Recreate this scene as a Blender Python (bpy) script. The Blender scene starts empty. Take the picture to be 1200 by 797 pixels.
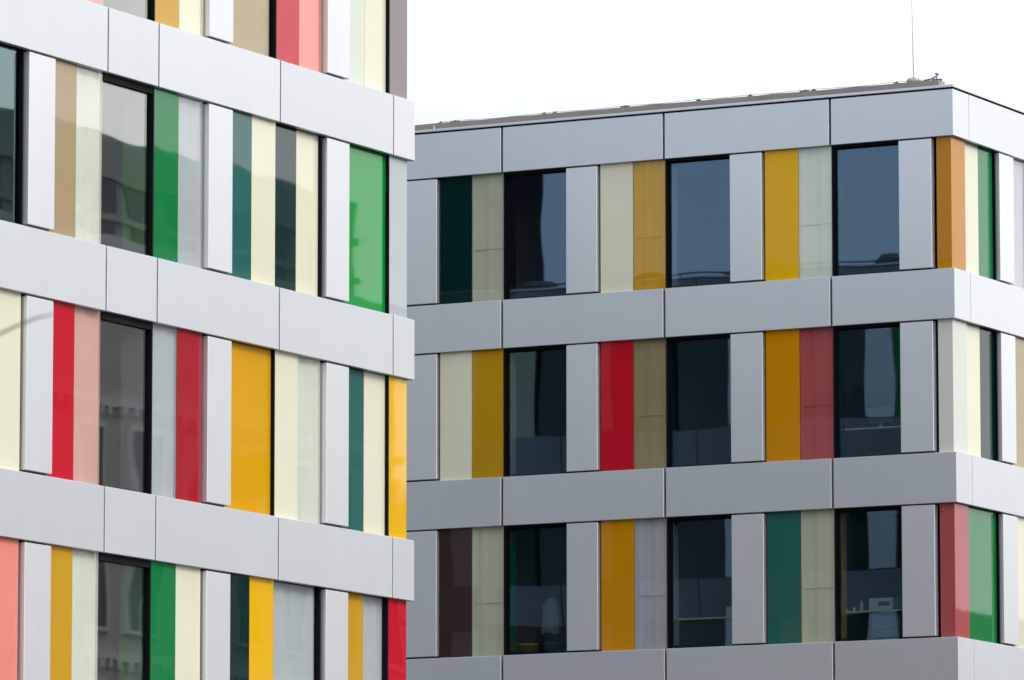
import bpy, bmesh, math, random
from mathutils import Vector, Matrix, noise
random.seed(4)
R = math.radians
scene = bpy.context.scene
COL = scene.collection

# ------------------------------------------------------------------ helpers
def tag(o, label=None, cat=None, group=None, kind=None):
    if label: o['label'] = label
    if cat: o['category'] = cat
    if group: o['group'] = group
    if kind: o['kind'] = kind
    return o

def empty(name, loc, label, cat, group=None):
    o = bpy.data.objects.new(name, None); COL.objects.link(o)
    o.location = loc; o.empty_display_size = 0.3
    return tag(o, label, cat, group)

ROOT_LOC = {}
def link_mesh(name, bm, mats, parent=None, smooth=False):
    """one mesh object; vertices are given in world metres and stored relative to the top object"""
    me = bpy.data.meshes.new(name)
    off = Vector((0, 0, 0))
    p = parent
    while p is not None:
        off += p.location; p = p.parent
    if off.length:
        bmesh.ops.translate(bm, verts=bm.verts, vec=-off)
    bmesh.ops.recalc_face_normals(bm, faces=bm.faces)
    bm.to_mesh(me); bm.free()
    for m in (mats if isinstance(mats, (list, tuple)) else [mats]): me.materials.append(m)
    if smooth:
        for f in me.polygons: f.use_smooth = True
    o = bpy.data.objects.new(name, me); COL.objects.link(o)
    o.parent = parent
    return o

def add_box(bm, lo, hi, mi=0, bevel=0.0):
    x0, y0, z0 = [min(a, b) for a, b in zip(lo, hi)]
    x1, y1, z1 = [max(a, b) for a, b in zip(lo, hi)]
    v = [bm.verts.new(c) for c in ((x0,y0,z0),(x1,y0,z0),(x1,y1,z0),(x0,y1,z0),(x0,y0,z1),(x1,y0,z1),(x1,y1,z1),(x0,y1,z1))]
    fs = [bm.faces.new([v[i] for i in q]) for q in ((0,3,2,1),(4,5,6,7),(0,1,5,4),(1,2,6,5),(2,3,7,6),(3,0,4,7))]
    for f in fs: f.material_index = mi
    if bevel > 0:
        es = list({e for f in fs for e in f.edges})
        r = bmesh.ops.bevel(bm, geom=es, offset=bevel, segments=1, affect='EDGES', clamp_overlap=True)
        for f in r['faces']: f.material_index = mi
    return fs

def add_prism(bm, poly, z0, z1, mi=0, bevel=0.0):
    a = [bm.verts.new((x, y, z0)) for x, y in poly]; b = [bm.verts.new((x, y, z1)) for x, y in poly]
    n = len(poly); fs = [bm.faces.new(a[::-1]), bm.faces.new(b)]
    for i in range(n):
        fs.append(bm.faces.new((a[i], a[(i+1) % n], b[(i+1) % n], b[i])))
    for f in fs: f.material_index = mi
    if bevel > 0:
        es = list({e for f in fs for e in f.edges})
        r = bmesh.ops.bevel(bm, geom=es, offset=bevel, segments=1, affect='EDGES', clamp_overlap=True)
        for f in r['faces']: f.material_index = mi
    return fs

def add_tube(bm, pts, radii, n=8, mi=0, cap=True):
    pts = [Vector(p) for p in pts]; rings = []
    for i, p in enumerate(pts):
        d = (pts[min(i+1, len(pts)-1)] - pts[max(i-1, 0)]).normalized()
        a = d.orthogonal().normalized() if abs(d.z) > .9 else d.cross(Vector((0,0,1))).normalized()
        b = d.cross(a).normalized()
        r = radii[i] if isinstance(radii, (list, tuple)) else radii
        rings.append([bm.verts.new(p + a*(r*math.cos(t*2*math.pi/n)) + b*(r*math.sin(t*2*math.pi/n))) for t in range(n)])
    for q, w in zip(rings, rings[1:]):
        for i in range(n):
            f = bm.faces.new((q[i], q[(i+1) % n], w[(i+1) % n], w[i])); f.material_index = mi; f.smooth = True
    if cap:
        bm.faces.new(rings[0][::-1]).material_index = mi; bm.faces.new(rings[-1]).material_index = mi

def add_lathe(bm, c, prof, n=20, mi=0):
    rings = [[bm.verts.new((c[0]+r*math.cos(2*math.pi*i/n), c[1]+r*math.sin(2*math.pi*i/n), c[2]+z)) for i in range(n)] for r, z in prof]
    for q, w in zip(rings, rings[1:]):
        for i in range(n):
            f = bm.faces.new((q[i], q[(i+1) % n], w[(i+1) % n], w[i])); f.material_index = mi; f.smooth = True
    bm.faces.new(rings[0][::-1]).material_index = mi; bm.faces.new(rings[-1]).material_index = mi

# ------------------------------------------------------------------ materials
def new_mat(name):
    m = bpy.data.materials.new(name); m.use_nodes = True
    nt = m.node_tree; nt.nodes.clear()
    out = nt.nodes.new('ShaderNodeOutputMaterial')
    return m, nt, out

def noise_node(nt, scale, detail=3.0, rough=.5, vec=None, dims=None):
    n = nt.nodes.new('ShaderNodeTexNoise'); n.inputs['Scale'].default_value = scale
    n.inputs['Detail'].default_value = detail; n.inputs['Roughness'].default_value = rough
    if vec: nt.links.new(vec, n.inputs['Vector'])
    return n

def coords(nt, scale=(1, 1, 1)):
    tc = nt.nodes.new('ShaderNodeTexCoord'); mp = nt.nodes.new('ShaderNodeMapping')
    mp.inputs['Scale'].default_value = scale
    nt.links.new(tc.outputs['Object'], mp.inputs['Vector'])
    return mp.outputs['Vector']

def ramp(nt, fac, lo, hi, c0, c1):
    r = nt.nodes.new('ShaderNodeValToRGB')
    r.color_ramp.elements[0].position = lo; r.color_ramp.elements[1].position = hi
    r.color_ramp.elements[0].color = (*c0, 1); r.color_ramp.elements[1].color = (*c1, 1)
    nt.links.new(fac, r.inputs['Fac'])
    return r.outputs['Color']

def bump(nt, height, dist, strength=1.0):
    b = nt.nodes.new('ShaderNodeBump'); b.inputs['Strength'].default_value = strength
    b.inputs['Distance'].default_value = dist
    nt.links.new(height, b.inputs['Height'])
    return b.outputs['Normal']

def scaled(c, k): return tuple(min(1.0, x*k) for x in c)

def paint_mat(name, c, rough=.4, metallic=0.0, var=.04, spec=.5, wav=.0, wscale=.8):
    m, nt, out = new_mat(name)
    p = nt.nodes.new('ShaderNodeBsdfPrincipled')
    v = coords(nt)
    n = noise_node(nt, 1.3, 4, .55, v)
    nt.links.new(ramp(nt, n.outputs['Fac'], .3, .7, scaled(c, 1-var), scaled(c, 1+var)), p.inputs['Base Color'])
    if metallic > .5 and wav:
        st = noise_node(nt, 1.0, 4, .6, coords(nt, (3.2, 3.2, .3)))
        oi = nt.nodes.new('ShaderNodeObjectInfo')
        a = nt.nodes.new('ShaderNodeMapRange'); a.inputs[3].default_value = .97; a.inputs[4].default_value = 1.02; nt.links.new(oi.outputs['Random'], a.inputs[0])
        b2 = nt.nodes.new('ShaderNodeMapRange'); b2.inputs[1].default_value = .35; b2.inputs[2].default_value = .7; b2.inputs[3].default_value = .986; b2.inputs[4].default_value = 1.005; nt.links.new(st.outputs['Fac'], b2.inputs[0])
        mm = nt.nodes.new('ShaderNodeMath'); mm.operation = 'MULTIPLY'; nt.links.new(a.outputs[0], mm.inputs[0]); nt.links.new(b2.outputs[0], mm.inputs[1])
        vs = nt.nodes.new('ShaderNodeVectorMath'); vs.operation = 'SCALE'
        nt.links.new(p.inputs['Base Color'].links[0].from_socket, vs.inputs[0]); nt.links.new(mm.outputs[0], vs.inputs['Scale'])
        nt.links.new(vs.outputs[0], p.inputs['Base Color'])
    n2 = noise_node(nt, 3.1, 5, .6, v)
    mr = nt.nodes.new('ShaderNodeMapRange'); mr.inputs[1].default_value = .3; mr.inputs[2].default_value = .7
    mr.inputs[3].default_value = rough*(.96 if metallic > .5 else .88); mr.inputs[4].default_value = rough*(1.04 if metallic > .5 else 1.12)
    nt.links.new(n2.outputs['Fac'], mr.inputs[0]); nt.links.new(mr.outputs[0], p.inputs['Roughness'])
    p.inputs['Metallic'].default_value = metallic
    p.inputs['Specular IOR Level'].default_value = spec
    if wav:
        w = noise_node(nt, wscale, 1.0, .4, v)
        nt.links.new(bump(nt, w.outputs['Fac'], wav), p.inputs['Normal'])
    nt.links.new(p.outputs[0], out.inputs[0])
    return m

WAVE = .0030
def enamel_mat(name, c, spec=.24, rough=.02, var=.02):
    """back painted glass: flat colour under a clear, slightly wavy reflecting surface"""
    m, nt, out = new_mat(name)
    p = nt.nodes.new('ShaderNodeBsdfPrincipled')
    v = coords(nt)
    n = noise_node(nt, .9, 3, .5, v)
    nt.links.new(ramp(nt, n.outputs['Fac'], .3, .7, scaled(c, 1-var), scaled(c, 1+var)), p.inputs['Base Color'])
    p.inputs['Roughness'].default_value = rough
    p.inputs['Specular IOR Level'].default_value = spec
    p.inputs['IOR'].default_value = 1.5
    w = noise_node(nt, .75, 1.0, .4, coords(nt, (1, 1, .8)))
    nt.links.new(bump(nt, w.outputs['Fac'], WAVE), p.inputs['Normal'])
    nt.links.new(p.outputs[0], out.inputs[0])
    return m

def glass_mat(name, tint, refl=(1, 1, 1), f0=.05, wave=WAVE):
    m, nt, out = new_mat(name)
    lw = nt.nodes.new('ShaderNodeLayerWeight'); lw.inputs['Blend'].default_value = .5
    w = noise_node(nt, .7, 1.0, .4, coords(nt, (1, 1, .8)))
    nrm = bump(nt, w.outputs['Fac'], wave)
    pw = nt.nodes.new('ShaderNodeMath'); pw.operation = 'POWER'; pw.inputs[1].default_value = 5.0
    nt.links.new(lw.outputs['Facing'], pw.inputs[0])
    mr = nt.nodes.new('ShaderNodeMapRange'); mr.inputs[3].default_value = f0; mr.inputs[4].default_value = 1.0
    nt.links.new(pw.outputs[0], mr.inputs[0])
    t = nt.nodes.new('ShaderNodeBsdfTransparent'); t.inputs[0].default_value = (*tint, 1)
    g = nt.nodes.new('ShaderNodeBsdfGlossy'); g.inputs['Color'].default_value = (*refl, 1); g.inputs['Roughness'].default_value = .015
    nt.links.new(nrm, g.inputs['Normal'])
    mx = nt.nodes.new('ShaderNodeMixShader')
    nt.links.new(mr.outputs[0], mx.inputs[0]); nt.links.new(t.outputs[0], mx.inputs[1]); nt.links.new(g.outputs[0], mx.inputs[2])
    nt.links.new(mx.outputs[0], out.inputs[0])
    return m

M = {}
M['silver'] = paint_mat('silver_metallic_paint', (.635, .652, .675), .34, .55, .010, .5, .0018, .7)
M['pier'] = paint_mat('silver_pier_paint', (.69, .70, .72), .33, .52, .010, .5, .0010, .6)
M['black'] = paint_mat('black_aluminium', (.0025, .0035, .0055), .6, 0, .1, .12)
M['membrane'] = paint_mat('dark_backing', (.006, .008, .013), .9, 0, .1, .1)
M['roofing'] = paint_mat('brown_roof_upstand', (.30, .255, .225), .85, 0, .12, .2)
M['gravel'] = paint_mat('roof_gravel', (.22, .20, .18), .95, 0, .3, .1)
M['plaster'] = paint_mat('room_plaster', (.42, .42, .40), .9, 0, .03, .2)
M['ceiling'] = paint_mat('room_ceiling', (.5, .5, .5), .9, 0, .03, .2)
M['carpet'] = paint_mat('room_carpet', (.05, .055, .065), .95, 0, .15, .1)
M['concrete'] = paint_mat('concrete', (.33, .32, .30), .85, 0, .12, .2)
M['rod metal'] = paint_mat('bare_rod_metal', (.55, .55, .56), .6, .2, .05, .4)
M['steel'] = paint_mat('galvanised_steel', (.42, .43, .44), .4, .8, .05, .5)
M['darksteel'] = paint_mat('dark_clip', (.06, .06, .07), .6, 0, .1, .3)
M['glass'] = glass_mat('window_glass', (.80, .86, .86), (.48, .69, .93), .120)
M['street glass'] = glass_mat('street_window_glass', (.88, .90, .88), (.97, .98, .96), .18)
M['deepglass'] = glass_mat('dark_teal_glass', (.18, .42, .40), (.80, .97, .98), .16)

PAL = {  # colour of the enamelled / tinted strips
 'red': (.47, .004, .018), 'green': (.004, .165, .042), 'teal': (.018, .105, .09), 'dark teal': (.002, .018, .017),
 'yellow': (.70, .385, .0005), 'mustard': (.50, .27, .010), 'orange': (.52, .215, .002), 'cream': (.66, .645, .49),
 'pale grey': (.56, .60, .52), 'light grey': (.37, .41, .43), 'tan': (.335, .26, .15), 'pink': (.56, .335, .30),
 'salmon': (.70, .225, .18), 'brown': (.040, .022, .020), 'rose': (.36, .075, .080), 'ochre': (.42, .23, .008),
 'sage': (.40, .42, .32), 'taupe': (.27, .215, .12), 'mid grey': (.34, .355, .385), 'mauve': (.20, .165, .16),
 'dark red': (.33, .008, .015), 'amber': (.60, .30, .001), 'orange brown': (.46, .19, .004),
}
for k, c in PAL.items():
    M[k] = enamel_mat(k.replace(' ', '_') + '_enamel_glass', c)
    M[k + ' coated'] = enamel_mat(k.replace(' ', '_') + '_sky_boosted_enamel_glass', c, .38)  # same glass, reflection raised to imitate the brighter sky on the street side
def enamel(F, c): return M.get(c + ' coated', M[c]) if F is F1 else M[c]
M['bright green'] = enamel_mat('green_reflecting_glass', (.0, .25, .035), .55)
M['slate glass'] = enamel_mat('slate_reflecting_glass', (.004, .022, .022), .6)

def veil(c):
    """tinted see-through pane for a strip that has a folded liner behind it"""
    key = 'veil_' + c
    if key not in M:
        base = PAL[c]; mx = max(base)
        M[key] = glass_mat(c.replace(' ', '_') + '_tinted_glass', tuple(max(.002, min(1, x*1.4))**.25 for x in base), (1, 1, 1), .045)
    return M[key]
M['green reveal'] = paint_mat('green_reveal_board', (.16, .40, .13), .6, 0, .03, .3)
M['liner'] = paint_mat('pale_liner', (.74, .74, .72), .8, 0, .03, .2)

# ------------------------------------------------------------------ site data (metres; camera stands near the origin)
XF = -47.24          # street-side facade plane of both buildings (faces +X)
YR = 108.33          # courtyard facade plane of the right building (faces -Y)
YE = 86.42           # end wall plane of the left building (faces +Y)
P = 3.6              # storey height
SH = .984            # spandrel height
def zb(k): return 20.896 - P*k        # underside of spandrel band k (0 = roof band)
BANDS = range(0, 6)

class Facade:
    """maps (u along the wall, z, d inwards) to the world"""
    def __init__(s, fn): s.fn = fn
    def box(s, bm, u0, u1, z0, z1, d0, d1, mi=0, bevel=0.0):
        add_box(bm, s.fn(u0, z0, d0), s.fn(u1, z1, d1), mi, bevel)
F1 = Facade(lambda u, z, d: (XF - d, u, z))
F2 = Facade(lambda u, z, d: (u, YR + d, z))
FE = Facade(lambda u, z, d: (u, YE - d, z))

D_PIER, D_PANEL, D_FRAME, D_PANE = .004, .09, .08, .175

def one_box(name, F, mat, parent, *a, bevel=0.0):
    bm = bmesh.new(); F.box(bm, *a, bevel=bevel)
    return link_mesh(name, bm, mat, parent)

def mark(o, text):
    o['label'] = text; return o

def spandrel(F, root, k, u0, u1):
    g = .024 if F is F2 else .021
    return one_box('spandrel_panel', F, M['silver'], root, u0+g, u1-g, zb(k), zb(k)+SH-(.065 if k == 0 and root is RB else 0), 0, .10, bevel=.007)

def pier(F, root, k, u0, u1):
    if F is F1: u0 += .035; u1 += .035
    return one_box('pier_panel', F, M['pier'], root, u0+.003, u1-(.034 if F is F2 else .022), zb(k)+SH+.037, zb(k-1)-.030, D_PIER, .17, bevel=.007)

def strip(F, root, k, u0, u1, c):
    """flush coloured glass strip; a leading '~' makes it see-through with a liner behind"""
    z0, z1 = zb(k)+SH-.05, zb(k-1)+.05
    if c.startswith('~'):
        c = c[1:]
        o = one_box('glass_panel', F, veil(c), root, u0+.003, u1-.003, z0, z1, D_PANEL, D_PANEL+.014)
        mark(o, c + ' translucent glass strip')
        liner(F, o, u0, u1, z0, z1, D_PANEL+.045)
    else:
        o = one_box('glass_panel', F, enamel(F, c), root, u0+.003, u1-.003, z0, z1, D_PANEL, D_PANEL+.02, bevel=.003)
        mark(o, c + ' glass strip')
    return o

def wavy_sheet(F, bm, u0, u1, z0, z1, d, amp, waves, phase, n=40):
    """softly folded sheet with real thickness"""
    rows = []
    for z in (z0, z1):
        rows.append([bm.verts.new(F.fn(u0+(u1-u0)*i/n, z, d + amp*math.sin(phase + waves*2*math.pi*i/n) + amp*.4*math.sin(2.3*phase + waves*4.6*math.pi*i/n))) for i in range(n+1)])
    back = [[bm.verts.new(F.fn(u0+(u1-u0)*i/n, z, d+.034)) for i in (0, n)] for z in (z0, z1)]
    for i in range(n):
        bm.faces.new((rows[0][i], rows[0][i+1], rows[1][i+1], rows[1][i])).smooth = True
    bm.faces.new((back[0][0], back[0][1], back[1][1], back[1][0]))
    bm.faces.new((rows[0][0], back[0][0], back[1][0], rows[1][0])); bm.faces.new((rows[0][n], back[0][1], back[1][1], rows[1][n]))

def liner(F, parent, u0, u1, z0, z1, d):
    bm = bmesh.new()
    wavy_sheet(F, bm, u0+.004, u1-.004, z0, z1, d, .009, random.uniform(1.0, 1.8), random.uniform(0, 6))
    for a, b in ((u0+.004, u0+.009), (u1-.009, u1-.004)): F.box(bm, a, b, z0+.002, z1-.002, D_PANEL+.016, d+.006)
    l = link_mesh('liner', bm, M['liner'], parent)
    if F is F2:
        zr = z0 + (z1-z0)*.415
        one_box('rail', F, M['liner'], parent, u0+.06, u1-.011, zr, zr+.012, D_PANEL+.028, D_PANEL+.040)
    return l

def glazing(F, root, k, u0, u1, panes, reveal=None, side=1, head=.0, name='window'):
    """recessed unit: dark frame, one or more panes, inner reveal in the colour of the strip next to it"""
    z0, z1 = zb(k)+SH-.085, zb(k-1)+.02
    bm = bmesh.new()
    d0, d1 = D_FRAME, .27
    D_PANE = .138 if side > 0 else .175
    tl, tr = (.012, .035) if side > 0 else (.04, .03)
    F.box(bm, u0+.002, u0+tl, z0, z1, d0 + (.045 if side > 0 else 0), d1)
    F.box(bm, u1-tr, u1-.002, z0, z1, d0, d1)
    F.box(bm, u0+tl, u1-tr, z1-head-.02, z1, d0+.004, d1)
    F.box(bm, u0+tl, u1-tr, z0, z0+.055, d0+.012, d1)
    fr = link_mesh(name, bm, M['black'], root)
    a0, a1, b0, b1 = u0+tl, u1-tr, z0+.055, z1-head-.02
    if side < 0:                                    # thin inner sash
        bm = bmesh.new()
        F.box(bm, a0, a0+.028, b0, b1, D_PANE-.02, D_PANE+.05); F.box(bm, a1-.028, a1, b0, b1, D_PANE-.02, D_PANE+.05)
        F.box(bm, a0+.028, a1-.028, b1-.03, b1, D_PANE-.02, D_PANE+.05); F.box(bm, a0+.028, a1-.028, b0, b0+.03, D_PANE-.02, D_PANE+.05)
        link_mesh('sash', bm, M['black'], fr)
    n = len(panes); q0, q1 = a0-.001, a1+.004
    bounds = [q0] + [u0 + (u1-u0)*i/n for i in range(1, n)] + [q1]
    see = False
    for i, c in enumerate(panes):
        e0, e1 = bounds[i] + (.004 if i else 0), bounds[i+1] - (.004 if i < n-1 else 0)
        if c in ('glass', 'deepglass', 'street glass'):
            o = one_box('pane', F, M[c], fr, e0, e1, b0-.004, b1+.006, D_PANE, D_PANE+.02); see = True
        elif c.startswith('~'):
            o = one_box('pane', F, veil(c[1:]), fr, e0, e1, b0-.004, b1+.006, D_PANE, D_PANE+.014)
            bm = bmesh.new(); wavy_sheet(F, bm, e0, e1, b0, b1, D_PANE+.05, .008, random.uniform(1.5, 3), random.uniform(0, 6))
            link_mesh('liner', bm, M['liner'], fr); mark(o, c[1:] + ' translucent pane')
        else:
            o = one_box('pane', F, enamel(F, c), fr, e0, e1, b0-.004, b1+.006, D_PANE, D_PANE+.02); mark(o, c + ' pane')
        if n > 1 and i:
            one_box('glazing_bar', F, M['black'], fr, bounds[i]-.012, bounds[i]+.012, b0, b1, D_PANE+.022, D_PANE+.06)
    if reveal:
        bm = bmesh.new()
        if side > 0: F.box(bm, u1-.058, u1-.036, z0, z1, .225, .60)
        else: F.box(bm, u0+.041, u0+.06, z0, z1, .275, .50)
        mark(link_mesh('reveal', bm, M['green reveal' if reveal == 'green' and side > 0 else reveal], fr), reveal + ' inner reveal')
    return see

def wall_with_holes(F, bm, u0, u1, holes_by_row, rows, d0=.28, d1=.36):
    for k in BANDS:
        F.box(bm, u0, u1, zb(k)-.1, zb(k)+SH-.02 + .1, d0, d1)
    for k in rows:
        z0, z1 = zb(k)+SH+.08, zb(k-1)-.1
        u = u0
        for a, b in sorted(holes_by_row.get(k, [])):
            if a > u: F.box(bm, u, a, z0, z1, d0, d1)
            u = b
        if u < u1: F.box(bm, u, u1, z0, z1, d0, d1)

# cheap repeat of the same facade for the stretches the photo does not show: one part
FILL_COLS = ['red', 'green', 'teal', 'yellow', 'cream', 'tan', 'light grey', 'pink', 'orange', 'sage', 'brown', 'dark teal']
FILL_MATS = [M['silver'], M['pier'], M['black'], M['slate glass'], M['membrane']] + [M[c] for c in FILL_COLS]
def fill(F, bm, u0, u1, step, rows, bands, phase=0, rnd=None, cols=None):
    rnd = rnd or random
    for k in bands:
        u = u0
        while u < u1 - .05:
            e = min(u1, u + step)
            F.box(bm, u+.017, e-.017, zb(k), zb(k)+SH, 0, .10, 0); u = e
    w = step/5
    for k in rows:
        z0, z1 = zb(k)+SH, zb(k-1)
        if k == 6: z0 = .05
        i = phase; u = u0
        while u < u1 - .05:
            e = min(u1, u + w); t = i % 5
            if t in (0, 1):
                F.box(bm, u, e, z0, z1, .2, .22, 3)
                if t == 0: F.box(bm, u, u+.05, z0, z1, .1, .22, 2)
            elif t == 2: F.box(bm, u+.012, e-.02, z0+.03, z1-.03, D_PIER, .15, 1)
            else: F.box(bm, u+.003, e-.003, z0-.04, z1+.04, D_PANEL, .14, 5 + (rnd.choice(cols) if cols else rnd.randrange(len(FILL_COLS))))
            u = e; i += 1
        F.box(bm, u0, u1, z0, z1, .24, .27, 4)

# ================================================================== LEFT BUILDING
RB = None
LB = empty('office_building', (XF-12, 70, 0),
           'nearer office building at left in bright silver panels, its roof out of view', 'building')
Y0 = 73.18
JL = [76.87, 78.34, 82.03, 85.71]
U = dict(a=(73.18, 74.65), p1=(74.65, 75.39), b=(75.39, 76.87), w=(76.87, 78.34), c=(78.34, 79.81), p2=(79.81, 80.55),
         d=(80.55, 82.03), e=(82.03, 83.50), p3=(83.50, 84.24), f=(84.24, 85.71))
ROWS_L = {
 1: dict(a=('S', 'tan', 'cream'), b=('S', 'salmon', 'pink'), w='tan', c=('S', 'mustard', '~cream'), d=('G', '~tan'), e=('S', 'red', '~salmon'), f=('G', 'pale grey', 'cream'), z='mauve'),
 2: dict(a=('W', 'teal'), b=('S', 'tan', '~pale grey'), w='green', c=('S', 'green', '~light grey'), d=('S', 'teal', 'cream'), e=('G', 'slate glass', 'cream'), f=('G', 'bright green'), z='light grey'),
 3: dict(a=('S', 'cream', 'cream'), b=('S', 'red', '~pink'), w='mid grey', c=('S', '~light grey', 'dark red'), d=('G', 'amber'), e=('S', 'cream', '~pale grey'), f=('G', 'teal', 'cream'), z='yellow'),
 4: dict(a=('S', 'salmon', 'salmon'), b=('S', 'mustard', '~pale grey'), w='green', c=('S', 'green', 'cream'), d=('S', 'dark teal', 'yellow'), e=('G', '~light grey'), f=('G', 'mustard', '~light grey'), z='red'),
}
# row r hangs between band r (below) and band r-1 (above)
holesL = {}
for k, row in ROWS_L.items():
    for pk in ('p1', 'p2', 'p3'): pier(F1, LB, k, *U[pk])
    for s in 'abcdef':
        u0, u1 = U[s]; spec = row[s]; um = (u0+u1)/2
        if spec[0] == 'S':
            strip(F1, LB, k, u0, um, spec[1]); strip(F1, LB, k, um, u1, spec[2])
        elif spec[0] == 'G':
            glazing(F1, LB, k, u0, u1, list(spec[1:]), None, 1)
        else:
            glazing(F1, LB, k, u0, u1, ['deepglass'], spec[1], 1); holesL.setdefault(k, []).append((u0, u1))
    glazing(F1, LB, k, *U['w'], ['street glass'], row['w'], 1, head=.11)
    holesL.setdefault(k, []).append(U['w'])
    # glazed corner box at the end of the building
    bm = bmesh.new(); add_box(bm, (XF-.09, 85.715, zb(k)+SH-.05), (XF-.75, YE-.10, zb(k-1)+.05), 0, .006)
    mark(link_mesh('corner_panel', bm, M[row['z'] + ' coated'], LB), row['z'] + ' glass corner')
for k in range(0, 5):
    js = [Y0] + JL
    for a, b in zip(js, js[1:]): spandrel(F1, LB, k, a, b)
    bm = bmesh.new()   # folded corner panel
    add_prism(bm, [(XF, 85.71+.017), (XF, YE), (XF-.75, YE), (XF-.75, YE-.1), (XF-.1, YE-.1), (XF-.1, 85.71+.017)], zb(k), zb(k)+SH, 0, .007)
    link_mesh('spandrel_panel', bm, M['silver'], LB)
# walls, floors and rooms
bm = bmesh.new(); wall_with_holes(F1, bm, 52, 85.6, holesL, range(1, 6))
F1.box(bm, 52, 85.6, 0, zb(5)-.1, .28, .36)
FE.box(bm, -76, XF-.8, 0, zb(0)+SH, .28, .36)
link_mesh('wall', bm, M['membrane'], LB)
for k in range(0, 6):
    bm = bmesh.new(); add_box(bm, (XF-.37, 52, zb(k)+.30), (XF-8.0, YE-.45, zb(k)+.72)); 
    bmesh.ops.recalc_face_normals(bm, faces=bm.faces)
    for f in bm.faces:
        if f.normal.z < -.5: f.material_index = 1
    link_mesh('floor_slab', bm, [M['carpet'], M['ceiling']], LB)
bm = bmesh.new()
add_box(bm, (XF-8.0, 52, 0), (XF-8.2, YE-.45, zb(0)+.30))
for k in range(1, 5):
    for y in (72.9, 80.2, 75.3): add_box(bm, (XF-.40, y-.06, zb(k)+.721), (XF-7.99, y+.06, zb(k-1)+.299))
link_mesh('partition_wall', bm, M['plaster'], LB)
# stretches beyond the picture and the courtyard end wall
rl = random.Random(7)
bm = bmesh.new()
fill(F1, bm, 52.0, 73.18, 3.68, range(1, 6), range(0, 6), 2, rl)
fill(F1, bm, 73.18, 85.7, 3.68, (5, 6), (5,), 2, rl)
fill(F1, bm, 52.0, 73.18, 3.68, (6,), (), 2, rl)
add_box(bm, (XF-.09, 85.715, .05), (XF-.75, YE-.10, zb(4)+.05), 5+4)
link_mesh('street_facade', bm, FILL_MATS, LB)
bm = bmesh.new()
fill(FE, bm, -78.34, XF-.76, 3.67, range(1, 7), range(0, 6), 1, random.Random(21), [10, 11, 9, 1, 11, 3, 10])
M['dimmed panel'] = paint_mat('dimmed_panel', (.20, .215, .24), .5, .3, .03, .4)  # panel colour darkened so the end wall mirrors as dim as a shaded one
link_mesh('end_facade', bm, [M['dimmed panel']] + FILL_MATS[1:], LB)
# roof
bm = bmesh.new(); add_box(bm, (XF-.37, 52, zb(0)+.74), (-76, YE-.37, zb(0)+SH-.02)); link_mesh('roof', bm, M['gravel'], LB)
bm = bmesh.new()
add_box(bm, (XF+.004, 52, zb(0)+SH+.03), (XF-.45, YE+.004, zb(0)+SH+.075), 0, .004)
add_box(bm, (XF-.45, YE-.45, zb(0)+SH+.031), (-76, YE+.004, zb(0)+SH+.076), 0, .004)
link_mesh('coping', bm, M['silver'], LB)
bm = bmesh.new()
add_box(bm, (-70.95, 80.5, zb(0)+SH-.02), (-76, 85.2, zb(0)+SH+5.2), 0, .01)
link_mesh('plant_room', bm, M['membrane'], LB)
rq = random.Random(5)
for x in (-69.2, -67.5, -65.9, -64.3, -62.4, -61.0, -59.6, -57.8):
    bm = bmesh.new(); r = rq.uniform(.45, .8); h = rq.uniform(.28, .5)
    add_lathe(bm, (x, 83.6 + rq.uniform(-.8, .8), zb(0)+SH-.02), [(r, 0), (r, .22), (r*.85, .22+h*.5), (r*.5, .22+h*.9), (.05, .22+h)], 18)
    link_mesh('skylight', bm, M['darksteel'], LB)
bm = bmesh.new()
for zz in (.30,): add_tube(bm, [(-70.5, 85.4, zb(0)+SH+zz), (XF-1, 85.4, zb(0)+SH+zz)], .022, 6)
for i in range(9): add_tube(bm, [(-70.0+i*2.7, 85.4, zb(0)+SH), (-70.0+i*2.7, 85.4, zb(0)+SH+.30)], .022, 6)
link_mesh('roof_railing', bm, M['darksteel'], LB)

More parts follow.
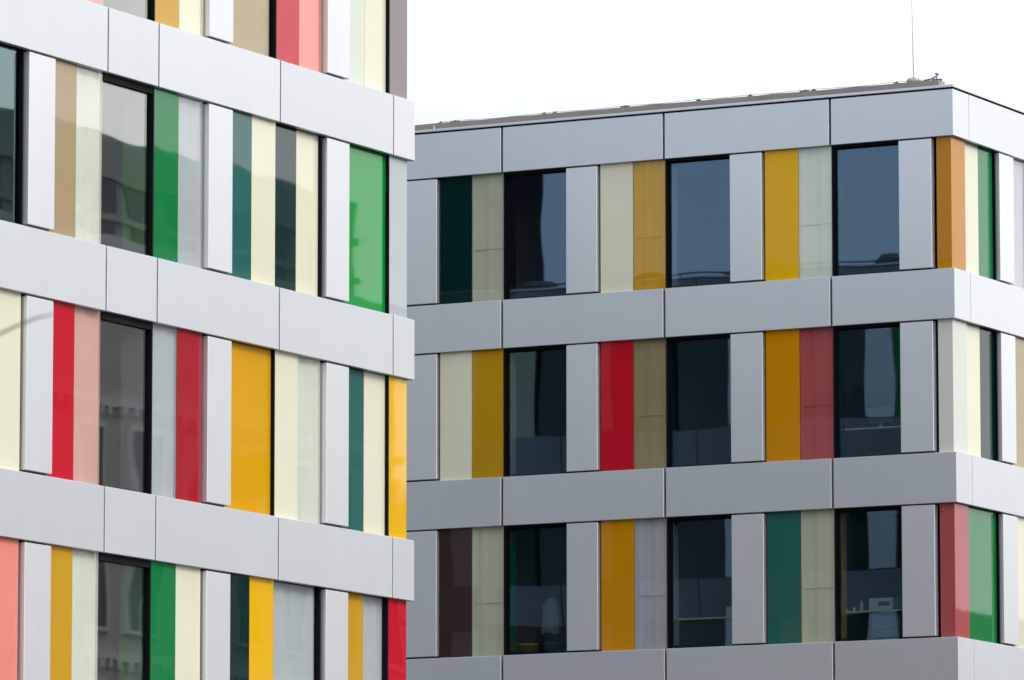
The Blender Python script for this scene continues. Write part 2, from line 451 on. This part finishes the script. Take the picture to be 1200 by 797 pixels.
# ================================================================== RIGHT BUILDING
RB = empty('office_building', (-60, YR+8, 0),
           'farther grey panelled office building at right, its flat roof edge against the sky', 'building')
JR = [-60.88, -57.21, -53.55, -49.89]
ROWS_R = {
 1: ([('dark teal', '~sage'), ('cream', '~mustard'), ('yellow', '~pale grey')], 'orange brown', ('cream', 'green'), ('~light grey', 'light grey'), ['slate glass', 'light grey', 'teal']),
 2: ([('cream', 'ochre'), ('red', '~taupe'), ('orange', '~rose')], 'pale grey', ('cream', 'dark teal'), ('tan', 'tan'), ['mid grey', 'slate glass', 'slate glass']),
 3: ([('brown', '~sage'), ('orange', '~mid grey'), ('teal', '~sage')], 'rose', ('green',), ('cream', 'cream'), ['green', 'mid grey', 'ochre']),
}
holesR, holesR3 = {}, {}
w = .734
for k, (pairs, corner, g, h, revs) in ROWS_R.items():
    # pairs of strips left of each joint, pier left of the pair
    for j, (c1, c2) in zip(JR[1:], pairs):
        strip(F2, RB, k, j-2*w, j-w, c1); strip(F2, RB, k, j-w, j-.012, c2)
        pier(F2, RB, k, j-3*w-(.12 if j == JR[1] else 0), j-2*w)
    pier(F2, RB, k, -48.42, -47.685)
    for j, rv in zip(JR[1:], revs):
        glazing(F2, RB, k, j, j+2*w, ['glass'], rv, -1, head=.05)
        holesR.setdefault(k, []).append((j, j+2*w))
    bm = bmesh.new()
    add_box(bm, (-47.645, YR+.09, zb(k-0)+SH-.05), (XF-.09, 109.10, zb(k-1)+.05), 0, .006)
    mark(link_mesh('corner_panel', bm, M[corner], RB), corner + ' glass corner')
    glazing(F1, RB, k, 109.11, 110.58, list(g), None, 1)
    pier(F1, RB, k, 110.58, 111.31)
    strip(F1, RB, k, 111.31, 112.05, h[0]); strip(F1, RB, k, 112.05, 112.78, h[1])
for k in range(0, 4):
    for a, b in zip(JR, JR[1:]): spandrel(F2, RB, k, a, b)
    bm = bmesh.new()
    add_prism(bm, [(-49.89+.024, YR), (XF, YR), (XF, 109.11-.008), (XF-.1, 109.11-.008), (XF-.1, YR+.1), (-49.89+.024, YR+.1)], zb(k), zb(k)+SH-(.065 if k == 0 else 0), 0, .007)
    link_mesh('spandrel_panel', bm, M['silver'], RB)
    spandrel(F1, RB, k, 109.11-.006, 112.78)
bm = bmesh.new(); wall_with_holes(F2, bm, -70, -47.72, holesR, range(1, 6))
F2.box(bm, -70, -47.72, 0, zb(5)-.1, .28, .36)
F1.box(bm, 109.2, 124, 0, zb(0)+SH-.1, .28, .36)
link_mesh('wall', bm, M['membrane'], RB)
for k in range(0, 6):
    bm = bmesh.new(); add_box(bm, (-70, YR+.37, zb(k)+.30), (XF-.40, YR+7.0, zb(k)+.72))
    bmesh.ops.recalc_face_normals(bm, faces=bm.faces)
    for f in bm.faces:
        if f.normal.z < -.5: f.material_index = 1
    link_mesh('floor_slab', bm, [M['carpet'], M['ceiling']], RB)
bm = bmesh.new()
add_box(bm, (-70, YR+6.99, 0), (XF-.40, YR+7.2, zb(0)+.30))
for k in range(1, 4):
    for x in (-58.3, -54.6, -50.9): add_box(bm, (x-.06, YR+.40, zb(k)+.721), (x+.06, YR+6.98, zb(k-1)+.299))
link_mesh('partition_wall', bm, M['plaster'], RB)
bm = bmesh.new()
fill(F2, bm, -70, -60.88, 3.67, range(1, 6), range(0, 6), 0, random.Random(3))
fill(F2, bm, -60.88, -59.42, 3.67, range(1, 4), (), 0, random.Random(4))
fill(F2, bm, -60.88, -47.66, 3.67, (4, 5), (4, 5), 0, random.Random(5))
fill(F2, bm, -70, -47.66, 3.67, (6,), (), 0, random.Random(6))
link_mesh('courtyard_facade', bm, FILL_MATS, RB)
bm = bmesh.new()
fill(F1, bm, 112.78, 124, 3.67, range(1, 6), range(0, 6), 0, random.Random(8))
fill(F1, bm, 109.11, 112.78, 3.67, (4, 5), (4, 5), 0, random.Random(9))
fill(F1, bm, 109.11, 124, 3.67, (6,), (), 0, random.Random(10))
add_box(bm, (-47.645, YR+.09, .05), (XF-.09, 109.10, zb(3)+.05), 5+8)
for k in (4, 5): add_box(bm, (XF, YR, zb(k)), (XF-.1, 109.10, zb(k)+SH), 0)
link_mesh('street_facade', bm, FILL_MATS, RB)
# roof edge
zt = zb(0)+SH-.065      # the roof band is a little lower than the others
bm = bmesh.new(); add_box(bm, (-70, YR+.02, zt-.03), (XF-.02, YR+.3, zt+.034)); add_box(bm, (XF-.3, YR+.3, zt-.03), (XF-.02, 124, zt+.034))
link_mesh('shadow_gap', bm, M['membrane'], RB)
bm = bmesh.new()
add_prism(bm, [(-70, YR-.012), (XF+.012, YR-.012), (XF+.012, 124), (XF-.40, 124), (XF-.40, YR+.40), (-70, YR+.40)], zt+.035, zt+.088, 0, .005)
link_mesh('coping', bm, M['silver'], RB)
bm = bmesh.new()
add_box(bm, (-70, YR+.42, zt-.2), (XF-.42, 124, zt-.05)); link_mesh('roof', bm, M['gravel'], RB)
bm = bmesh.new()
xs_ = [-70 + 22.2*i/74 for i in range(75)]; hs = [zt+.315 + random.uniform(-.006, .006) for _ in xs_]
g4 = [[bm.verts.new((x, YR+y, z)) for x, z in zip(xs_, hs if top else [zt-.05]*75)] for y, top in ((.60, 0), (.60, 1), (.90, 1), (.90, 0))]
for q, v in zip(g4, g4[1:]):
    for i in range(74): bm.faces.new((q[i], q[i+1], v[i+1], v[i]))
bm.faces.new([r[0] for r in g4]); bm.faces.new([r[-1] for r in g4][::-1])
link_mesh('roof_upstand', bm, M['roofing'], RB)
UP = zt+.315

# ------------------------------------------------------------------ things on the roof of the right building
LR = empty('lightning_rod', (-48.42, YR+.78, UP), 'thin upright rod on a round weight near the roof corner of the right building', 'lightning rod')
bm = bmesh.new(); add_lathe(bm, (-48.42, YR+.78, UP), [(.14, 0), (.145, .05), (.12, .09), (.05, .105), (.025, .13)], 24); link_mesh('base', bm, M['concrete'], LR)
bm = bmesh.new(); add_tube(bm, [(-48.42, YR+.78, UP+.08), (-48.435, YR+.78, UP+1.2), (-48.465, YR+.78, UP+2.6)], [.011, .009, .007], 8); link_mesh('rod', bm, M['rod metal'], LR)
LC = empty('lightning_conductor', (-55, YR+.70, UP), 'thin conductor wire held on small clips along the roof edge of the right building', 'cable')
bm = bmesh.new()
clips = [-59.0, -58.65, -56.6, -56.35, -54.75, -53.1, -51.95, -50.75, -50.55, -48.75, -47.88]
pts = []
for i, x in enumerate(clips):
    pts.append((x, YR+.70, UP+.045))
    if i < len(clips)-1:
        n = clips[i+1]; pts.append(((x+n)/2, YR+.70, UP+.045 - .012*abs(n-x)))
add_tube(bm, pts, .006, 6); link_mesh('wire', bm, M['steel'], LC)
for i, x in enumerate(clips):
    bm = bmesh.new(); wd = .10 if i % 3 == 1 else .045
    add_box(bm, (x-wd, YR+.66, UP+.001), (x+wd, YR+.74, UP+.028), 0, .004)
    add_box(bm, (x-.012, YR+.69, UP+.028), (x+.012, YR+.71, UP+.055), 0, .003)
    link_mesh('clip', bm, M['darksteel'], LC)
bm = bmesh.new()
add_tube(bm, [(-48.16, YR+.70, UP+.02), (-47.98, YR+.70, UP+.05), (-47.88, YR+.70, UP+.10)], .014, 6)
add_tube(bm, [(-47.88, YR+.70, UP), (-47.88, YR+.70, UP+.16)], .010, 6); add_tube(bm, [(-47.92, YR+.70, UP+.14), (-47.84, YR+.70, UP+.12)], .016, 6)
link_mesh('end_clamp', bm, M['darksteel'], LC)
bm = bmesh.new(); add_tube(bm, [(-59.05, YR+.50, zt+.09), (-59.05, YR+.50, zt+.23)], .022, 8); add_tube(bm, [(-59.05, YR+.50, zt+.23), (-59.05, YR+.50, zt+.25)], .032, 8)
tag(link_mesh('vent_pipe', bm, M['ceiling']), 'short white pipe at the left end of the visible roof edge', 'pipe')

# ------------------------------------------------------------------ things inside the rooms of the right building, third row of windows
M['white'] = paint_mat('white_plastic', (.36, .38, .38), .5, 0, .04, .4)
M['wood'] = paint_mat('pale_desk_top', (.55, .50, .42), .5, 0, .08, .4)
M['cloth'] = paint_mat('white_cloth', (.24, .25, .26), .9, 0, .06, .2)
M['bluebin'] = paint_mat('blue_plastic', (.03, .08, .22), .5, 0, .05, .4)
def desk(x0, x1, zf, label):
    d = empty('desk', ((x0+x1)/2, YR+.8, zf), label, 'desk')
    bm = bmesh.new(); add_box(bm, (x0, YR+.48, zf+.86), (x1, YR+1.18, zf+.89), 0, .004); link_mesh('desk_top', bm, M['wood'], d)
    for x in (x0+.05, x1-.05):
        for y in (YR+.54, YR+1.12):
            bm = bmesh.new(); add_box(bm, (x-.025, y-.025, zf), (x+.025, y+.025, zf+.859)); link_mesh('leg', bm, M['steel'], d)
    return d
zf = zb(3)+.72
desk(-50.2, -48.35, zf, 'pale desk behind the lowest right window with a white box and bottle on it')
desk(-53.9, -52.0, zf, 'pale desk behind the lowest middle window with a white machine on it')
def carton(x, y, z, sx, sy, sz, name, label, cat):
    t = empty(name, (x, y, z), label, cat)
    bm = bmesh.new(); add_box(bm, (x-sx, y-sy, z), (x+sx, y+sy, z+sz), 0, .012); link_mesh('body', bm, M['white'], t)
    bm = bmesh.new(); add_box(bm, (x-sx*.2, y-sy-.006, z+sz*.35), (x+sx*.75, y-sy+.004, z+sz*.7), 0, .002); link_mesh('front_panel', bm, M['darksteel'], t)
    return t
carton(-49.12, YR+.72, zf+.891, .26, .18, .24, 'carton', 'white box beside the bottle on the desk in the lowest right window', 'box')
carton(-52.25, YR+.70, zf+.891, .22, .18, .20, 'printer', 'white machine on the desk in the lowest middle window', 'printer')
bm = bmesh.new(); add_lathe(bm, (-49.60, YR+.70, zf+.891), [(.035, 0), (.037, .02), (.037, .13), (.016, .18), (.014, .23), (.016, .235)], 14)
tag(link_mesh('bottle', bm, M['white']), 'small pale bottle left of the white box on the desk', 'bottle')
for x in (-50.05, -49.92, -49.76):
    bm = bmesh.new(); add_lathe(bm, (x, YR+.70, zf+.891), [(.030, 0), (.036, .01), (.040, .09), (.036, .088), (.028, .02)], 14)
    tag(link_mesh('cup', bm, M['white']), 'small pale cup in the row left of the bottle on the desk', 'cup', 'cups on the desk')
def cabinet(name, x0, x1, y0, y1, z0, z1, m, label, cat):
    t = empty(name, ((x0+x1)/2, (y0+y1)/2, z0), label, cat)
    bm = bmesh.new(); add_box(bm, (x0, y0, z0), (x1, y1, z1), 0, .008); link_mesh('body', bm, m, t)
    n = 3
    for i in range(n):
        a = z0+.03+(z1-z0-.05)*i/n; c = z0+.03+(z1-z0-.05)*(i+1)/n-.02
        bm = bmesh.new(); add_box(bm, (x0+.02, y0-.014, a), (x1-.02, y0-.001, c), 0, .004); d = link_mesh('drawer', bm, m, t)
        bm = bmesh.new(); add_box(bm, ((x0+x1)/2-.08, y0-.032, c-.06), ((x0+x1)/2+.08, y0-.0145, c-.045), 0, .002); link_mesh('handle', bm, M['steel'], d)
    return t
M['blue grey'] = paint_mat('blue_grey_cabinet', (.10, .15, .20), .5, 0, .04, .4)
M['yellow bin'] = paint_mat('yellow_plastic', (.50, .34, .03), .5, 0, .05, .4)
cabinet('cabinet', -49.35, -48.75, YR+.62, YR+1.10, zf, zf+.82, M['blue grey'], 'blue grey drawer cabinet under the desk with the white box', 'cabinet')
def bin_(x, y, m, label):
    bm = bmesh.new(); add_lathe(bm, (x, y, zf), [(.17, 0), (.22, .50), (.235, .50), (.235, .53), (.20, .53), (.16, .04)], 20)
    tag(link_mesh('bin', bm, m), label, 'bin', 'bins beside the coat')
bin_(-57.0, YR+.75, M['yellow bin'], 'yellow bin at the foot of the lowest left window')
bin_(-56.4, YR+.75, M['bluebin'], 'blue bin right of the yellow one in the lowest left window')
zf2 = zb(2)+.72
desk(-50.2, -48.35, zf2, 'pale desk with a dark monitor behind the right window of the middle row')
MO = empty('monitor', (-49.2, YR+.8, zf2+.891), 'dark monitor standing on the middle row desk near the corner', 'monitor')
bm = bmesh.new(); add_box(bm, (-49.48, YR+.78, zf2+1.0), (-48.92, YR+.81, zf2+1.33), 0, .006); link_mesh('screen', bm, M['darksteel'], MO)
bm = bmesh.new(); add_box(bm, (-49.23, YR+.81, zf2+.90), (-49.17, YR+.83, zf2+1.1)); add_box(bm, (-49.32, YR+.74, zf2+.892), (-49.08, YR+.90, zf2+.902)); link_mesh('stand', bm, M['steel'], MO)
# cloth hanging on a stand in the left window of the lowest row
CS = empty('coat_stand', (-56.62, YR+1.0, zf), 'dark coat stand behind the lowest left window', 'coat stand')
bm = bmesh.new(); add_tube(bm, [(-56.62, YR+1.0, zf+.03), (-56.62, YR+1.0, zf+1.55)], .018, 8); link_mesh('pole', bm, M['darksteel'], CS)
bm = bmesh.new(); add_lathe(bm, (-56.62, YR+1.0, zf), [(.2, 0), (.2, .02), (.05, .03)], 16); link_mesh('foot', bm, M['darksteel'], CS)
bm = bmesh.new(); add_tube(bm, [(-56.82, YR+1.0, zf+1.46), (-56.62, YR+1.0, zf+1.50), (-56.42, YR+1.0, zf+1.46)], .012, 6); link_mesh('arm', bm, M['darksteel'], CS)
bm = bmesh.new()
nu, nz = 28, 14; vs = []
for j in range(nz+1):
    t = j/nz; hw = .05 + .13*min(1, t*6)**.6 + .025*t; row = []
    for i in range(nu):
        a = 2*math.pi*i/nu; rr = 1 + .10*math.sin(5*a + 3*t)*t
        row.append(bm.verts.new((-56.62 + hw*rr*math.cos(a), YR+1.0-.0 + (.05+.08*t)*rr*math.sin(a), zf+1.47-.72*t + .02*math.sin(3*a)*t)))
    vs.append(row)
for a, b in zip(vs, vs[1:]):
    for i in range(nu): bm.faces.new((a[i], a[(i+1) % nu], b[(i+1) % nu], b[i])).smooth = True
bm.faces.new(vs[0])
tag(link_mesh('coat', bm, M['cloth']), 'white coat hanging on the stand in the lowest left window', 'coat')

# ================================================================== across the street: mirrored in the glass of both street facades
M['beige'] = paint_mat('beige_render', (.58, .54, .47), .9, 0, .08, .2)
M['buff'] = paint_mat('buff_brick', (.36, .30, .22), .9, 0, .12, .2)
M['tile'] = paint_mat('roof_tile', (.10, .06, .045), .8, 0, .2, .3)
M['darkwin'] = enamel_mat('dark_window', (.015, .03, .032), .6)
M['surround'] = paint_mat('pale_window_surround', (.72, .70, .66), .8, 0, .04, .2)
M['zinc'] = paint_mat('pale_attic_cladding', (.37, .38, .33), .6, .1, .1, .4)
def opposite(name, x0, x1, y0, y1, h, wall, label, storey=3.4, bay=2.7, roof=False, attic=0.0):
    """masonry block with string courses, a toothed cornice and rows of framed windows"""
    b = empty(name, ((x0+x1)/2, (y0+y1)/2, 0), label, 'building')
    bm = bmesh.new(); add_box(bm, (x0, y0, 0), (x1, y1, h))
    n = int((h-1.5)/storey)
    link_mesh('wall', bm, wall, b)
    bm = bmesh.new()
    for i in range(1, n+1):
        add_box(bm, (x0-.14, y0-.14, i*storey+.4), (x1+.14, y1+.14, i*storey+.62))
        y = y0+.1
        while y < y1: add_box(bm, (x0-.16, y, i*storey+.16), (x0-.002, y+.2, i*storey+.398)); y += .55
    add_box(bm, (x0-.40, y0-.40, h), (x1+.40, y1+.40, h+.45))
    y = y0+.2
    while y < y1: add_box(bm, (x0-.30, y, h-.30), (x0-.002, y+.24, h-.002)); y += .5
    link_mesh('cornice', bm, M['surround'], b)
    bm = bmesh.new(); bs = bmesh.new()
    for i in range(n):
        y = y0+1.0; z0 = i*storey+1.25
        while y+1.3 < y1:
            add_box(bm, (x0-.03, y, z0), (x0+.06, y+1.3, z0+1.9))
            add_box(bs, (x0-.10, y-.16, z0-.12), (x0-.002, y-.004, z0+2.06)); add_box(bs, (x0-.10, y+1.304, z0-.12), (x0-.002, y+1.46, z0+2.06))
            add_box(bs, (x0-.10, y-.003, z0+1.904), (x0-.002, y+1.303, z0+2.06)); add_box(bs, (x0-.14, y-.003, z0-.12), (x0-.002, y+1.303, z0-.004))
            add_box(bs, (x0-.06, y+.62, z0), (x0-.031, y+.68, z0+1.9))
            y += bay
        x = x0+1.0
        while x+1.3 < x1:
            add_box(bm, (x, y0-.03, z0), (x+1.3, y0+.06, z0+1.9)); add_box(bm, (x, y1-.06, z0), (x+1.3, y1+.03, z0+1.9)); x += bay
    tag(link_mesh('window_grid', bm, M['darkwin'], b), kind='stuff')
    tag(link_mesh('window_surrounds', bs, M['surround'], b), kind='stuff')
    if attic:
        bm = bmesh.new()
        add_prism(bm, [(x0+1.2, y0+1.2), (x1-1.2, y0+1.2), (x1-1.2, y1-.4), (x0+1.2, y1-.4)], h+.46, h+attic)
        for q in (1.25, 2.35): add_box(bm, (x0+1.05, y0+1.05, h+q), (x0+1.199, y1-.25, h+q+.16))
        link_mesh('attic', bm, M['zinc'], b)
        bm = bmesh.new(); y = y0+2
        while y+1.2 < y1-1: add_box(bm, (x0+1.15, y, h+1.45), (x0+1.26, y+1.1, h+2.3)); add_box(bm, (x0+1.15, y, h+.5), (x0+1.26, y+1.1, h+1.2)); y += 1.9
        tag(link_mesh('attic_windows', bm, M['darkwin'], b), kind='stuff')
    if roof:
        bm = bmesh.new(); xm = (x0+x1)/2
        v = [bm.verts.new(c) for c in ((x0-.3, y0, h+.46), (x1+.3, y0, h+.46), (x1+.3, y1, h+.46), (x0-.3, y1, h+.46), (xm, y0, h+4), (xm, y1, h+4))]
        for q in ((0, 1, 4), (2, 3, 5), (0, 4, 5, 3), (1, 2, 5, 4), (0, 3, 2, 1)): bm.faces.new([v[i] for i in q])
        link_mesh('roof', bm, M['tile'], b)
    return b
opposite('apartment_building', -10, 6, 122, 154.0, 24.8, M['beige'], 'beige building across the street, mirrored in the windows of the left building', attic=3.6)
opposite('apartment_building', 15, 30, 156, 300, 22.5, M['buff'], 'long buff building with tiled roof, mirrored in the corner glass of the right building', roof=True)

# ================================================================== bare young tree whose twig reaches into the picture at left
M['bark'] = paint_mat('grey_bark', (.09, .075, .06), .9, 0, .2, .2)
# ================================================================== ground
def ground():
    m, nt, out = new_mat('asphalt')
    p = nt.nodes.new('ShaderNodeBsdfPrincipled'); v = coords(nt)
    n = noise_node(nt, 6, 8, .7, v); n2 = noise_node(nt, .08, 3, .5, v)
    mx = nt.nodes.new('ShaderNodeMath'); mx.operation = 'MULTIPLY'
    nt.links.new(n.outputs['Fac'], mx.inputs[0]); nt.links.new(n2.outputs['Fac'], mx.inputs[1])
    nt.links.new(ramp(nt, mx.outputs[0], .1, .45, (.035, .035, .036), (.08, .08, .078)), p.inputs['Base Color'])
    p.inputs['Roughness'].default_value = .9; nt.links.new(p.outputs[0], out.inputs[0])
    bm = bmesh.new(); s = 3000
    bm.faces.new([bm.verts.new(c) for c in ((-s, -s, 0), (s, -s, 0), (s, s, 0), (-s, s, 0))])
    tag(link_mesh('ground', bm, m), kind='structure')
    bm = bmesh.new(); add_box(bm, (-80, 40, -.05), (XF+4.5, 130, .12), 0, .02)
    pv = paint_mat('paving', (.085, .085, .085), .9, 0, .12, .2)
    tag(link_mesh('pavement', bm, pv), kind='structure')
ground()

# ================================================================== light, sky, camera
world = bpy.data.worlds.new('World'); scene.world = world; world.use_nodes = True
nt = world.node_tree; nt.nodes.clear()
wo = nt.nodes.new('ShaderNodeOutputWorld'); bg = nt.nodes.new('ShaderNodeBackground'); bg.inputs['Strength'].default_value = .12
SUN_EL, SUN_AZ = R(38), R(82)        # azimuth measured from +Y towards +X
sky = nt.nodes.new('ShaderNodeTexSky'); sky.sky_type = 'NISHITA'; sky.sun_disc = False
sky.sun_elevation = SUN_EL; sky.sun_rotation = SUN_AZ; sky.air_density = 1.0; sky.dust_density = 2.0
# cloud cover: pale, soft, a little brighter overhead
tc = nt.nodes.new('ShaderNodeTexCoord')
cn = noise_node(nt, 2.2, 5, .55, tc.outputs['Generated'])
cloud = ramp(nt, cn.outputs['Fac'], .3, .7, (.935, .948, .965), (.99, .993, 1.0))
# the cloud deck is brighter on the side of the hidden sun
dn = nt.nodes.new('ShaderNodeVectorMath'); dn.operation = 'NORMALIZE'; nt.links.new(tc.outputs['Generated'], dn.inputs[0])
dt = nt.nodes.new('ShaderNodeVectorMath'); dt.operation = 'DOT_PRODUCT'
GA = R(80); dt.inputs[1].default_value = (math.sin(GA)*.94, math.cos(GA)*.94, .34)
nt.links.new(dn.outputs[0], dt.inputs[0])
gm = nt.nodes.new('ShaderNodeMapRange'); gm.interpolation_type = 'SMOOTHSTEP'
gm.inputs[1].default_value = -.9; gm.inputs[2].default_value = .9; gm.inputs[3].default_value = 7.4; gm.inputs[4].default_value = 17.6
nt.links.new(dt.outputs['Value'], gm.inputs[0])
sc = nt.nodes.new('ShaderNodeVectorMath'); sc.operation = 'SCALE'; nt.links.new(gm.outputs[0], sc.inputs['Scale'])
cm = nt.nodes.new('ShaderNodeMapRange'); cm.inputs[1].default_value = -.8; cm.inputs[2].default_value = .5
nt.links.new(dt.outputs['Value'], cm.inputs[0])
ct = nt.nodes.new('ShaderNodeMix'); ct.data_type = 'RGBA'; ct.inputs[6].default_value = (.77, .92, 1.13, 1); ct.inputs[7].default_value = (1, 1, 1, 1)
nt.links.new(cm.outputs[0], ct.inputs[0])
cmul = nt.nodes.new('ShaderNodeVectorMath'); cmul.operation = 'MULTIPLY'
nt.links.new(cloud, cmul.inputs[0]); nt.links.new(ct.outputs[2], cmul.inputs[1]); nt.links.new(cmul.outputs[0], sc.inputs[0])
mix = nt.nodes.new('ShaderNodeMix'); mix.data_type = 'RGBA'; mix.inputs[0].default_value = .85
nt.links.new(sky.outputs[0], mix.inputs[6]); nt.links.new(sc.outputs[0], mix.inputs[7])
nt.links.new(mix.outputs[2], bg.inputs[0]); nt.links.new(bg.outputs[0], wo.inputs[0])

sl = bpy.data.lights.new('sun', 'SUN'); sl.energy = 1.4; sl.angle = R(20); sl.color = (1, .97, .93)
so = bpy.data.objects.new('sun', sl); COL.objects.link(so)
dirv = Vector((math.sin(SUN_AZ)*math.cos(SUN_EL), math.cos(SUN_AZ)*math.cos(SUN_EL), math.sin(SUN_EL)))
so.rotation_euler = dirv.to_track_quat('Z', 'Y').to_euler(); so.location = (0, 60, 60)

cam = bpy.data.cameras.new('camera'); co = bpy.data.objects.new('camera', cam); COL.objects.link(co); scene.camera = co
YAW, PIT, ROL, FPX = R(27.742638), R(7.378572), R(-.035187), 7163.5366
fw = Vector((-math.sin(YAW)*math.cos(PIT), math.cos(YAW)*math.cos(PIT), math.sin(PIT)))
rt = Vector((math.cos(YAW), math.sin(YAW), 0)); up = rt.cross(fw)
r2 = math.cos(ROL)*rt + math.sin(ROL)*up; u2 = -math.sin(ROL)*rt + math.cos(ROL)*up
mw = Matrix(((r2.x, u2.x, -fw.x, 0), (r2.y, u2.y, -fw.y, 0), (r2.z, u2.z, -fw.z, 1.6), (0, 0, 0, 1)))
co.matrix_world = mw
cam.sensor_width = 36; cam.lens = FPX/1200*36; cam.clip_end = 6000; cam.clip_start = .1
cam.dof.use_dof = True; cam.dof.focus_distance = 104; cam.dof.aperture_fstop = 8

# tree placed left of the camera axis, about 20 m away
def cam_dir(px, py):
    d = fw + r2*((px-600)/FPX) - u2*((py-398.5)/FPX); return d
base = cam_dir(-420, 1300)*20.0
trunk_xy = (base.x, base.y)
T = empty('tree', (trunk_xy[0], trunk_xy[1], 0), 'bare tree at far left, one blurred twig tip crossing the left pier', 'tree')
bm = bmesh.new()
rt_ = random.Random(12)
def limb(p, d, length, r, depth):
    pts, rad = [p], [r]; n = 5
    for i in range(n):
        d = (d + Vector((rt_.uniform(-.14, .14), rt_.uniform(-.14, .14), rt_.uniform(-.02, .12)))).normalized()
        p = p + d*(length/n); pts.append(p); rad.append(r*(1-.16*(i+1)))
        if depth > 0 and i >= 1:
            ax = Vector((rt_.uniform(-1, 1), rt_.uniform(-1, 1), rt_.uniform(.1, .9))).normalized()
            q = (d*.6 + ax*.8).normalized()
            if q.dot(r2) > .2: q -= r2*(q.dot(r2)-.0)*1.2; q.normalize()
            limb(p, q, length*.55, r*.5, depth-1)
    add_tube(bm, pts, rad, 6)
tb = Vector((trunk_xy[0], trunk_xy[1], -.05))
limb(tb, Vector((-.02, 0, 1)), 5.6, .06, 2)
link_mesh('crown', bm, M['bark'], T)
bm = bmesh.new()
start = Vector((trunk_xy[0], trunk_xy[1], 3.4))
tw = [start] + [Vector((0, 0, 1.6)) + cam_dir(x, y)*20.0 for x, y in ((-120, 410), (-50, 404), (0, 391), (22, 381), (42, 373), (64, 368))]
add_tube(bm, tw, [.018, .009, .006, .0045, .004, .0035, .002], 6)
link_mesh('branch', bm, M['bark'], T)

scene.view_settings.view_transform = 'Standard'; scene.view_settings.look = 'None'
scene.view_settings.exposure = 0.0; scene.view_settings.gamma = 1
scene.render.engine = 'CYCLES'
cy = scene.cycles
cy.max_bounces = 10; cy.transparent_max_bounces = 16; cy.glossy_bounces = 5; cy.diffuse_bounces = 4
cy.sample_clamp_indirect = 6; cy.use_denoising = True
